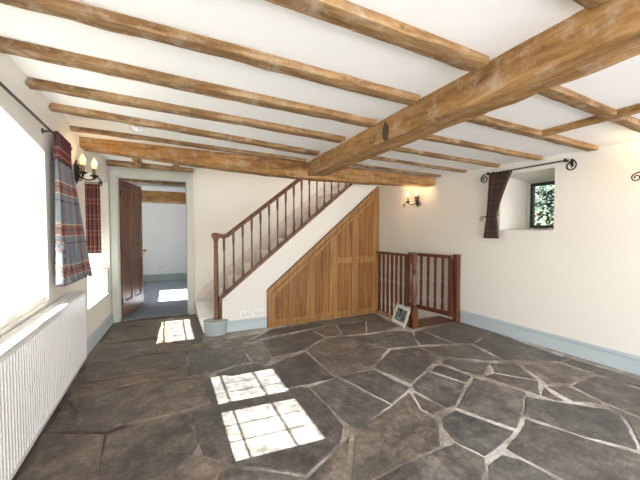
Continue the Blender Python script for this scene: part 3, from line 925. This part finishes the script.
def cup_door(x0, x1, knobx, knobz, mid=None):
    g = .010
    top = lambda x: DI(x) - fwid * L2 - g
    y0, y1 = Yf + .004, Yf + .030
    regs = [[(x0, .042), (x1, .042), (x1, top(x1)), (x0, top(x0))]]
    if mid: regs = [[(x0, .042), (x1, .042), (x1, mid), (x0, mid)], [(x0, mid), (x1, mid), (x1, top(x1)), (x0, top(x0))]]
    bm = nb()
    for r_ in regs:
        wv = .055 if mid is None else .045
        inn = shrink(r_, wv)
        O = [bm.verts.new((p[0], y0, p[1])) for p in r_]; I = [bm.verts.new((p[0], y0, p[1])) for p in inn]
        i2 = shrink(inn, .006); I2 = [bm.verts.new((p[0], y0 + .016, p[1])) for p in i2]
        B = [bm.verts.new((p[0], y1, p[1])) for p in r_]
        for i in range(4):
            j = (i + 1) % 4
            bm.faces.new((O[i], O[j], I[j], I[i])); bm.faces.new((I[i], I[j], I2[j], I2[i])); bm.faces.new((O[j], O[i], B[i], B[j]))
        bm.faces.new(I2); bm.faces.new(B[::-1])
    d = obj('door', bm, M['pine'], cb)
    bm = nb()      # vertical boards of the flat panels
    for r_ in regs:
        p = shrink(shrink(r_, .055 if mid is None else .045), .012)
        xa = min(q[0] for q in p); xb = max(q[0] for q in p); n = max(2, round((xb - xa) / .088))
        for k in range(n):
            c_ = clipx(p, xa + (xb - xa) * k / n + .0022, xa + (xb - xa) * (k + 1) / n - .0022)
            if len(c_) > 2: prism(bm, [(q[0], y0 + .017, q[1]) for q in c_], (0, -.009, 0))
    obj('door_panel', bm, M['pine_b'], d)
    bm = nb()
    lathe(bm, [(.006, 0), (.006, .012), (.012, .018), (.015, .026), (.010, .033), (0, .034)], (knobx, y0, knobz), 12, (0, -1, 0))
    obj('knob', bm, M['brass'], d, smooth=True)
cup_door(1.242, 1.792, 1.275, .365)
cup_door(1.820, 2.155, 1.875, .86)
cup_door(2.202, 2.523, 2.497, .86, .845)
cup_door(2.549, 2.898, 2.575, .86, .845)

# ================================================================ CELLAR STAIR WELL, balustrade, gate
WX = 2.93
bm = nb()
box(bm, WX - .03, 3.70, 3.20, 3.52, -.05, -.004)
for k in range(1, 8):
    box(bm, 3.005, 3.6, 3.30 + .22 * k, 3.30 + .22 * (k + 1), -.19 * k - .19, -.19 * k - .15)
    box(bm, 3.005, 3.6, 3.30 + .22 * k, 3.32 + .22 * k, -.19 * k - .16, -.19 * k + (.14 if k > 1 else .13))
tag(obj('cellar_steps', bm, M['board']), 'brown wooden steps going down behind the railings', 'steps')
bm = nb(); box(bm, WX - .03, WX + .0, 3.2, YB + .1, -2.2, -.155)
struct('wall_cellar', bm, M['wall'])
bs = thing('balustrade', 'low red-brown balustrade beside the cupboard, between it and the turned newel', 'balustrade', (WX, 3.7, 0))
bm = nb(); bar(bm, (WX, 3.26, .945), (WX, YB - .05, .945), .055, .035); obj('top_rail', bm, M['mahog'], bs, bevel=.006)
bm = nb(); bar(bm, (WX, 3.28, .03), (WX, YB - .05, .03), .05, .06); obj('bottom_rail', bm, M['tan'], bs, bevel=.004)
def flat_baluster(x, y, z0, z1, w=.034, t=.02, along=(0, 1, 0)):
    """sawn board baluster with shaped waist"""
    al = Vector(along).normalized(); th = Vector((al.y, -al.x, 0)) * t / 2
    h = z1 - z0
    prof = [(0, 1.0), (.12, 1.0), (.16, .62), (.22, .9), (.50, 1.05), (.56, .62), (.60, 1.0), (.80, .8), (.86, 1.0), (1, 1.0)]
    bm = nb()
    A, B = [], []
    L_ = [(t_, -w / 2 * k_) for t_, k_ in prof]; R_ = [(t_, w / 2 * k_) for t_, k_ in prof][::-1]
    pts = [Vector((x, y, z0 + t_ * h)) + al * o for t_, o in L_ + R_]
    prism(bm, [p - th for p in pts], th * 2)
    return bm
for k in range(7):
    y = 3.40 + k * .098
    obj('baluster', flat_baluster(WX, y, .06, .93, .042), M['mahog'], bs)
bm = nb()
P0 = (WX - .005, 3.235)
box(bm, P0[0] - .042, P0[0] + .042, P0[1] - .042, P0[1] + .042, -.004, .26)
lathe(bm, [(.040, .26), (.030, .275), (.038, .295), (.028, .31), (.036, .36), (.043, .46), (.040, .56), (.030, .68), (.026, .72), (.038, .735), (.026, .75), (.036, .77), (.028, .785), (.034, .83), (.040, .87), (.040, .945), (.047, .955), (.047, .985), (.025, .995), (0, .997)], (P0[0], P0[1], 0), 20)
obj('newel_post', bm, M['mahog'], bs, smooth=True)
gp = thing('gate_post', 'square red-brown post against the right wall holding the open gate', 'post', (3.67, 3.20, 0))
bm = nb(); box(bm, 3.635, 3.705, 3.165, 3.235, -.004, .93); box(bm, 3.63, 3.71, 3.16, 3.24, .93, .945)
obj('shaft', bm, M['mahog'], gp, bevel=.004)
gt = thing('stair_gate', 'open red-brown wooden stair gate with pale-edged balusters by the right wall', 'gate', (3.60, 3.26, .05))
ga, gb_ = Vector((3.625, 3.27, 0)), Vector((3.50, 4.0, 0)); gd = (gb_ - ga).normalized()
up = Vector((0, 0, 1))
bm = nb(); bar(bm, ga + up * .905, gb_ + up * .905, .045, .045); obj('top_rail', bm, M['mahog'], gt, bevel=.004)
bm = nb(); bar(bm, ga + up * .09, gb_ + up * .09, .035, .06); obj('bottom_rail', bm, M['mahog'], gt, bevel=.004)
for q in (ga, gb_):
    bm = nb(); bar(bm, q + up * .055, q + up * .885, .04, .055, gd); obj('stile', bm, M['mahog'], gt, bevel=.004)
for k in range(5):
    q = ga + gd * ((gb_ - ga).length * (k + 1) / 6)
    obj('baluster', flat_baluster(q.x, q.y, .12, .885, .036, .02, gd), M['mahog'], gt)
bm = nb(); lathe(bm, [(.008, 0), (.008, .03), (.014, .034), (.012, .046), (0, .048)], ga + gd * .60 + up * .45, 10, (-1, -.2, 0)); obj('latch', bm, M['iron'], gt)

# picture leaning against the newel
pic = thing('framed_picture', 'small framed picture leaning against the turned newel on the floor', 'picture', (2.83, 3.24, 0))
A = Vector((*floor_at(392, 321.5), 0)); B = Vector((*floor_at(405, 328.2), 0))
A.z = B.z = .001
ed = (B - A).normalized(); bw = (B - A).length
nrm = Vector((ed.y, -ed.x, 0));
if nrm.dot(Vector((-A.x, -A.y, 0))) < 0: nrm = -nrm
upd = (up * math.cos(math.radians(20)) - nrm * math.sin(math.radians(20))).normalized()
fn = ed.cross(upd);
if fn.dot(nrm) < 0: fn = -fn
HP = .268
def prect(bm, a0, a1, b0, b1, d0, d1):
    prism(bm, [A + ed * a + upd * b_ + fn * d0 for a, b_ in ((a0, b0), (a1, b0), (a1, b1), (a0, b1))], fn * (d1 - d0))
bm = nb(); fw_ = .014
prect(bm, 0, fw_, 0, HP, 0, .016); prect(bm, bw - fw_, bw, 0, HP, 0, .016); prect(bm, fw_, bw - fw_, 0, fw_, 0, .016); prect(bm, fw_, bw - fw_, HP - fw_, HP, 0, .016)
obj('frame', bm, M['silverwood'], pic)
bm = nb(); prect(bm, fw_, bw - fw_, fw_, HP - fw_, .002, .008); obj('mount', bm, M['mount'], pic)
m, nt, b_ = newmat('painted_landscape')
co = coords(nt); n = node(nt, 'ShaderNodeTexNoise', Scale=16.0, Detail=5.0, Distortion=1.5); nt.links.new(co, n.inputs[0])
nt.links.new(ramp(nt, n.outputs[0], [(.35, srgb(40, 52, 44)), (.48, srgb(78, 92, 84)), (.55, srgb(110, 122, 122)), (.68, srgb(170, 180, 182))]), b_.inputs['Base Color'])
b_.inputs['Roughness'].default_value = .25
bm = nb(); prect(bm, .042, bw - .042, .050, HP - .050, .008, .0095); obj('print', bm, m, pic)
bm = nb(); prect(bm, .002, bw - .002, .002, HP - .002, -.006, .001); obj('backing', bm, M['black'], pic)

# ================================================================ LEFT WALL: radiator, rod, curtains, lamp
rd = thing('radiator', 'long white panel radiator under the bright window', 'radiator', (-.73, 2.2, .11))
xf = -.675; y0, y1, zb, zt = .85, 3.575, .115, .735
# corrugated front panel
bm = nb()
pitch_ = .0335; nfl = int((y1 - y0 - .04) / pitch_)
sec = []
y = y0 + .02
for i in range(nfl):
    for dy, dx in ((0, 0), (.009, 0), (.013, -.010), (.024, -.010), (.028, 0)): sec.append((xf + dx, y + dy))
    y += pitch_
sec.append((xf, y))
yend = y
rows_ = [(zb, 0), (zb + .025, 0), (zb + .04, 1), (zt - .055, 1), (zt - .035, 0), (zt - .004, 0), (zt, -.2)]
grid = []
for z, k in rows_:
    grid.append([bm.verts.new((xf + (px - xf) * max(k, 0) - (.004 if k < 0 else 0), py, z)) for px, py in sec])
for i in range(len(grid) - 1):
    for j in range(len(sec) - 1): bm.faces.new((grid[i][j], grid[i][j + 1], grid[i + 1][j + 1], grid[i + 1][j]))
o = obj('front_panel', bm, M['white'], rd)
sm = o.modifiers.new('thick', 'SOLIDIFY'); sm.thickness = .003; sm.offset = -1
for (ya, yb) in ((y0, y0 + .022), (yend - .002, yend + .015)):
    bm = nb(); box(bm, -.785, xf + .001, ya, yb, zb, zt); obj('side_panel', bm, M['white'], rd, bevel=.006)
bm = nb()   # top grille: bars across
box(bm, -.785, -.775, y0 + .022, yend, zt - .02, zt); box(bm, xf - .012, xf, y0 + .022, yend, zt - .008, zt + .001)
box(bm, -.735, -.731, y0 + .022, yend, zt - .008, zt)
yy = y0 + .03
while yy < yend - .01:
    box(bm, -.775, xf - .012, yy, yy + .008, zt - .012, zt - .002); yy += .022
obj('top_grille', bm, M['white'], rd)
bm = nb(); box(bm, -.785, -.770, y0 + .022, yend, zb, zt - .02); obj('rear_panel', bm, M['white'], rd)
for y in (1.3, 3.2):
    bm = nb(); box(bm, -.80, -.785, y, y + .03, .2, .66); obj('wall_bracket', bm, M['white'], rd)

def cloth(name, f, U, V, mat, parent, width, height):
    """f(u,v)->point; UV in metres of cloth"""
    bm = nb(); uvl = bm.loops.layers.uv.new('UVMap')
    g = [[bm.verts.new(f(i / U, j / V)) for i in range(U + 1)] for j in range(V + 1)]
    for j in range(V):
        for i in range(U):
            fa = bm.faces.new((g[j][i], g[j][i + 1], g[j + 1][i + 1], g[j + 1][i]))
            for l, (a, b) in zip(fa.loops, ((i, j), (i + 1, j), (i + 1, j + 1), (i, j + 1))):
                l[uvl].uv = (a / U * width, b / V * height)
    o = obj(name, bm, mat, parent, smooth=True)
    s = o.modifiers.new('thick', 'SOLIDIFY'); s.thickness = .004
    return o

rodt = thing('curtain_rod', 'slim grey metal curtain rod along the left wall above the window', 'curtain rod', (-.745, 2.0, 2.03))
bm = nb(); tube(bm, [(-.745, .9, 2.07), (-.745, 3.46, 2.0)], .0085, 12); obj('rod', bm, M['rod'], rodt, smooth=True)
for y, z in ((1.2, 2.062), (2.99, 2.013)):
    bm = nb(); tube(bm, [(-.80, y, z), (-.745, y, z)], .007, 8); lathe(bm, [(.02, 0), (.02, .006)], (-.80, y, z), 12, (1, 0, 0)); obj('bracket', bm, M['rod'], rodt)
bm = nb(); lathe(bm, [(.009, 0), (.018, .008), (.020, .02), (.012, .032), (0, .036)], (-.745, 3.46, 2.0), 14, (0, 1, 0)); obj('finial', bm, M['rod'], rodt, smooth=True)

ct = thing('curtain', 'blue-grey and rust tartan curtain gathered at the left window', 'curtain', (-.72, 3.2, .88))
def f1(u, v):      # v 0 bottom .. 1 top
    z = .875 + v * (1.83 - .875) + .012 * (1 - v) * math.sin(u * 2 * PI * 7)
    k = 1 - v
    ya = 3.03 - .085 * k; yb = 3.40 + .20 * k ** .8
    y = ya + (yb - ya) * u
    amp = .010 + .020 * k ** .6
    ph = u * 2 * PI * 7.5 + .8 * math.sin(3 * u + 2 * k) + .5
    x = -.757 + .010 + (.020 + .062 * k) * u + amp * (1 + math.sin(ph)) * (.75 + .25 * math.sin(5 * u + 1))
    return (x, y + .016 * k * math.cos(ph), z)
cloth('panel', f1, 170, 40, M['tartan'], ct, 1.15, .95)
cloth('heading', lambda u, v: (-.745 + .012 + .022 * math.sin(u * 2 * PI * 11) * (1 - .3 * v), 3.04 + .36 * u + .02 * u * v, 1.82 + v * .215 - .01 * u), 120, 6, M['tartan2'], ct, .9, .20)
for k in range(8):
    bm = nb(); y = 3.06 + k * .048
    tube(bm, [(-.745 + .014 * math.cos(a), y, 2.01 - k * .0013 + .016 * math.sin(a)) for a in [2 * PI * i / 14 for i in range(15)]], .002, 6, False); obj('curtain_ring', bm, M['rod'], ct)
# string of dried flowers hanging at the window side of the curtain
tb = thing('tieback', 'string of dried flowers hanging on the window side of the left curtain', 'decoration', (-.73, 3.01, 1.1))
bm = nb(); tube(bm, [(-.745, 3.035, 1.52), (-.735, 3.02, 1.40), (-.73, 3.01, 1.25), (-.73, 3.01, 1.12), (-.73, 3.01, 1.0)], .004, 6)
obj('cord', bm, M['dried'], tb)
for k in range(16):
    z = random.choice((1.30, 1.20, 1.18, 1.12, 1.10, 1.14, 1.02)) + random.uniform(-.03, .03)
    c = Vector((-.715 + random.uniform(-.015, .02), 3.0 + random.uniform(-.03, .03), z))
    bm = nb()
    for a in range(6):
        d = Vector((random.uniform(-1, 1), random.uniform(-1, 1), random.uniform(-1, 1))).normalized()
        tube(bm, [c, c + d * .010, c + d * .020], [.002, .006, .001], 5)
    obj('flower', bm, M['dried'], tb)

c2 = thing('curtain', 'narrow red tartan curtain hanging in the low window beside the door', 'curtain', (-.78, 4.75, 1.0))
def f2(u, v):
    z = .99 + v * .88
    return (-.98 + .22 * u + .008 * math.cos(u * 2 * PI * 5), 4.92 + .025 * math.sin(u * 2 * PI * 5) + (.01 * (1 - v)), z)
cloth('panel', f2, 80, 24, M['tartan2'], c2, .60, .88)
bm = nb(); tube(bm, [(-1.15, 4.92, 1.885), (-.72, 4.92, 1.885)], .006, 8); obj('rail', bm, M['rod'], c2)

# papers on the long sill
cl = thing('folded_cloth', 'small white folded cloth lying at the far end of the sill', 'cloth', (-.98, 2.80, .8))
bm = nb()
for k, (w_, d_) in enumerate(((.17, .11), (.15, .10), (.11, .08))):
    prism(bm, [(-1.05, 2.74, .8002 + k * .009), (-1.05 + w_, 2.75, .8002 + k * .009), (-1.05 + w_ - .01, 2.75 + d_, .8002 + k * .009), (-1.04, 2.74 + d_, .8002 + k * .009)], (0, 0, .008))
obj('folds', bm, M['white_matte'], cl, bevel=.003)
ky = thing('key', 'small dark key lying on the sill beside the curtain', 'key', (-.87, 2.86, .8))
bm = nb(); tube(bm, [(-.90, 2.87, .805), (-.85, 2.86, .805)], .004, 6); tube(bm, [(-.905 + .012 * math.cos(a), 2.872 + .012 * math.sin(a), .805) for a in [2 * PI * i / 12 for i in range(13)]], .004, 6, False)
obj('shank', bm, M['iron'], ky)

# wrought-iron wall lamps
def spiral(c, r0, r1, a0, turns, ux, uz, n=26):
    pts = []
    for i in range(n + 1):
        t = i / n; a = a0 + turns * 2 * PI * t; r = r0 + (r1 - r0) * t
        pts.append(c + ux * (r * math.cos(a)) + uz * (r * math.sin(a)))
    return pts
def wall_lamp(loc, out, along, label, watts):
    """two-branch iron candle sconce; out = wall normal, along = sideways"""
    loc = Vector(loc); out = Vector(out).normalized(); al = Vector(along).normalized()
    t = thing('wall_lamp', label, 'wall lamp', loc, 'wrought-iron candle wall lamps')
    P = lambda a, o, z: loc + (al * a + out * o + up * z) * 1.3
    K = 1.3
    bm = nb()
    pts = [P(0, .004, -.085), P(-.022, .004, -.05), P(-.018, .004, 0), P(-.024, .004, .05), P(0, .004, .095), P(.024, .004, .05), P(.018, .004, 0), P(.022, .004, -.05)]
    prism(bm, pts, out * .006)
    obj('back_plate', bm, M['iron'], t)
    for s in (-1, 1):
        bm = nb()
        arm = [P(0, .01, .0), P(s * .01, .035, -.035), P(s * .035, .065, -.05), P(s * .07, .085, -.035), P(s * .095, .095, -.02), P(s * .13, .10, -.03)]
        # smooth it
        sm_ = []
        for i in range(len(arm) - 1):
            p0 = arm[max(i - 1, 0)]; p1 = arm[i]; p2 = arm[i + 1]; p3 = arm[min(i + 2, len(arm) - 1)]
            for q in range(5):
                u_ = q / 5
                sm_.append(.5 * ((2 * p1) + (p2 - p0) * u_ + (2 * p0 - 5 * p1 + 4 * p2 - p3) * u_ ** 2 + (3 * p1 - p0 - 3 * p2 + p3) * u_ ** 3))
        sm_.append(arm[-1])
        tube(bm, sm_, .006, 8)
        c = P(s * .13, .10, -.058)
        tube(bm, spiral(c, .036, .010, PI / 2, -s * 1.35 * 1, al, up), .0052, 8)
        tube(bm, spiral(P(0, .03, .035), .034, .010, -PI / 2, s * 1.2, al * 1, up), .0046, 8)
        a_ = obj('arm', bm, M['iron'], t, smooth=True)
        bm = nb(); lathe(bm, [(r_ * K, z_ * K) for r_, z_ in [(.006, -.02), (.010, -.004), (.026, .004), (.029, .012), (.026, .010), (.010, .004)]], P(s * .075, .088, -.02), 16)
        obj('drip_pan', bm, M['iron'], a_, smooth=True)
        bm = nb(); lathe(bm, [(r_ * K, z_ * K) for r_, z_ in [(.013, 0), (.013, .055), (.010, .058)]], P(s * .075, .088, -.015), 14)
        obj('candle_sleeve', bm, M['candle'], a_, smooth=True)
        bm = nb(); lathe(bm, [(r_ * K, z_ * K) for r_, z_ in [(.010, 0), (.016, .012), (.0195, .028), (.017, .045), (.010, .062), (.004, .075), (0, .082)]], P(s * .075, .088, .043), 14)
        obj('bulb', bm, M['bulb'], a_, 'glowing candle-shaped bulb', smooth=True)
        pl = bpy.data.lights.new('lamp_glow', 'POINT'); pl.energy = watts; pl.color = (1, .66, .32); pl.shadow_soft_size = .02
        lo = link(bpy.data.objects.new('lamp_glow', pl)); lo.location = (P(s * .075, .125, .09) - loc); lo.parent = t
    return t
wall_lamp((wx(3.78) + .012, 3.78, 1.84), (.955, -.30, 0), (.30, .955, 0), 'black iron candle lamp on the left wall between two tartan curtains', .9)
wall_lamp((rx(4.0), 4.0, 1.76), (-1, 0, 0), (0, 1, 0), 'black iron candle lamp in the back corner beyond the cross beam', 2.2)
wall_lamp((rx(1.15), 1.15, 1.82), (-1, 0, 0), (0, 1, 0), 'black iron candle lamp cut by the right edge of the picture', 1.6)

# ================================================================ RIGHT WINDOW dressing
rw = thing('curtain_rod', 'black wrought-iron curtain rod with scroll ends over the small window', 'curtain rod', (3.6, 2.3, 1.99))
RX = 3.638
bm = nb(); tube(bm, [(RX, 2.745, 1.985), (RX, 1.83, 1.990)], .0075, 10); obj('rod', bm, M['iron'], rw, smooth=True)
for y, s in ((2.745, 1), (1.83, -1)):
    Y = Vector((0, s, 0))
    bm = nb(); tube(bm, spiral(Vector((RX, y, 1.985)) + Vector((0, s * .02, -.055)), .055, .014, PI / 2, -1.45, Y, up, 34), .0072, 8); obj('scroll_finial', bm, M['iron'], rw, smooth=True)
    bm = nb(); yb = y - s * .03
    tube(bm, [(rx(yb), yb, 1.985), (RX, yb, 1.985)], .006, 8); box(bm, RX - .012, RX + .012, yb - .008, yb + .008, 1.975, 2.01); box(bm, rx(yb) - .006, rx(yb), yb - .014, yb + .014, 1.95, 2.02)
    obj('bracket', bm, M['iron'], rw)
c3 = thing('curtain', 'dark tartan curtain tied back at the left of the small window', 'curtain', (3.61, 2.65, 1.18))
def f3(u, v):
    z = 1.185 + v * .795
    vt = .34
    if v > vt: k = (v - vt) / (1 - vt); a, b = 2.735 - .03 * k ** .8, 2.59 - .185 * k ** 1.3
    else: k = (vt - v) / vt; a, b = 2.735 + .035 * k, 2.59 - .03 * k ** .8
    amp = .016 + .016 * abs(v - vt)
    return (RX + .012 + amp * math.sin(u * 2 * PI * 6) - .01, a + (b - a) * u, z)
cloth('panel', f3, 110, 36, M['tartan3'], c3, .62, .80)
bm = nb()
tb_pts = [(rx(2.79), 2.78, 1.47), (RX + .02, 2.77, 1.455), (RX - .03, 2.745, 1.45), (RX - .04, 2.68, 1.45), (RX - .03, 2.60, 1.46), (RX + .04, 2.59, 1.47)]
tube(bm, tb_pts, .006, 8); tube(bm, spiral(Vector((RX - .005, 2.80, 1.43)), .03, .012, PI / 2, 1.1, Vector((0, 1, 0)), up), .004, 8)
obj('tieback', bm, M['iron'], c3)

# ================================================================ OUTSIDE
bm = nb(); box(bm, 4.6, 40, -25, 30, -.6, -.4)
m, nt, b_ = newmat('lawn'); co = coords(nt); n = node(nt, 'ShaderNodeTexNoise', Scale=4.0, Detail=8.0); nt.links.new(co, n.inputs[0])
nt.links.new(ramp(nt, n.outputs[0], [(.35, srgb(50, 70, 35)), (.65, srgb(95, 115, 60))]), b_.inputs['Base Color'])
g = struct('ground', bm, m)
m, nt, b_ = newmat('foliage'); co = coords(nt); n = node(nt, 'ShaderNodeTexNoise', Scale=3.0, Detail=3.0); nt.links.new(co, n.inputs[0])
nt.links.new(ramp(nt, n.outputs[0], [(.35, srgb(30, 40, 34)), (.65, srgb(66, 78, 64))]), b_.inputs['Base Color'])
M['leaf'] = m
def shrub(c, R, n, label, seed):
    rnd = random.Random(seed); c = Vector(c)
    t = thing('shrub', label, 'shrub', (c.x, c.y, -.4), 'shrubs outside the small window')
    bm = nb()
    for i in range(n):
        d = Vector((rnd.gauss(0, 1), rnd.gauss(0, 1), rnd.gauss(0, 1))).normalized() * (rnd.random() ** .4)
        p = c + Vector((d.x * R[0], d.y * R[1], d.z * R[2]))
        a = Vector((rnd.uniform(-1, 1), rnd.uniform(-1, 1), rnd.uniform(-1, 1))).normalized() * .11; b = a.orthogonal().normalized() * .06
        bm.faces.new([bm.verts.new(q) for q in (p - a, p + b, p + a, p - b)])
    obj('foliage', bm, M['leaf'], t)
    bm = nb()
    for i in range(7):
        e = c + Vector((rnd.uniform(-.6, .6) * R[0], rnd.uniform(-.6, .6) * R[1], rnd.uniform(-.2, .7) * R[2]))
        tube(bm, [(c.x, c.y, -.42), (c.x * .6 + e.x * .4, c.y * .6 + e.y * .4, (e.z - .4) / 2), e], [.05, .03, .01], 6)
    obj('stem', bm, M['brown'], t)
shrub((8.2, 4.55, 1.6), (.7, .8, 1.6), 1100, 'leafy green shrub seen on the left through the small window', 3)
shrub((9.2, 3.4, 2.6), (.8, 1.0, .9), 500, 'sparse branches against the sky through the small window', 5)
bm = nb(); box(bm, 11, 13, 2.2, 5.2, -.4, 1.6); prism(bm, [(10.8, 2.0, 1.6), (13.2, 2.0, 1.6), (12, 2.0, 2.4)], (0, 3.4, 0))
tag(obj('outbuilding', bm, M['white_matte']), 'pale low outbuilding glimpsed through the small window', 'building')
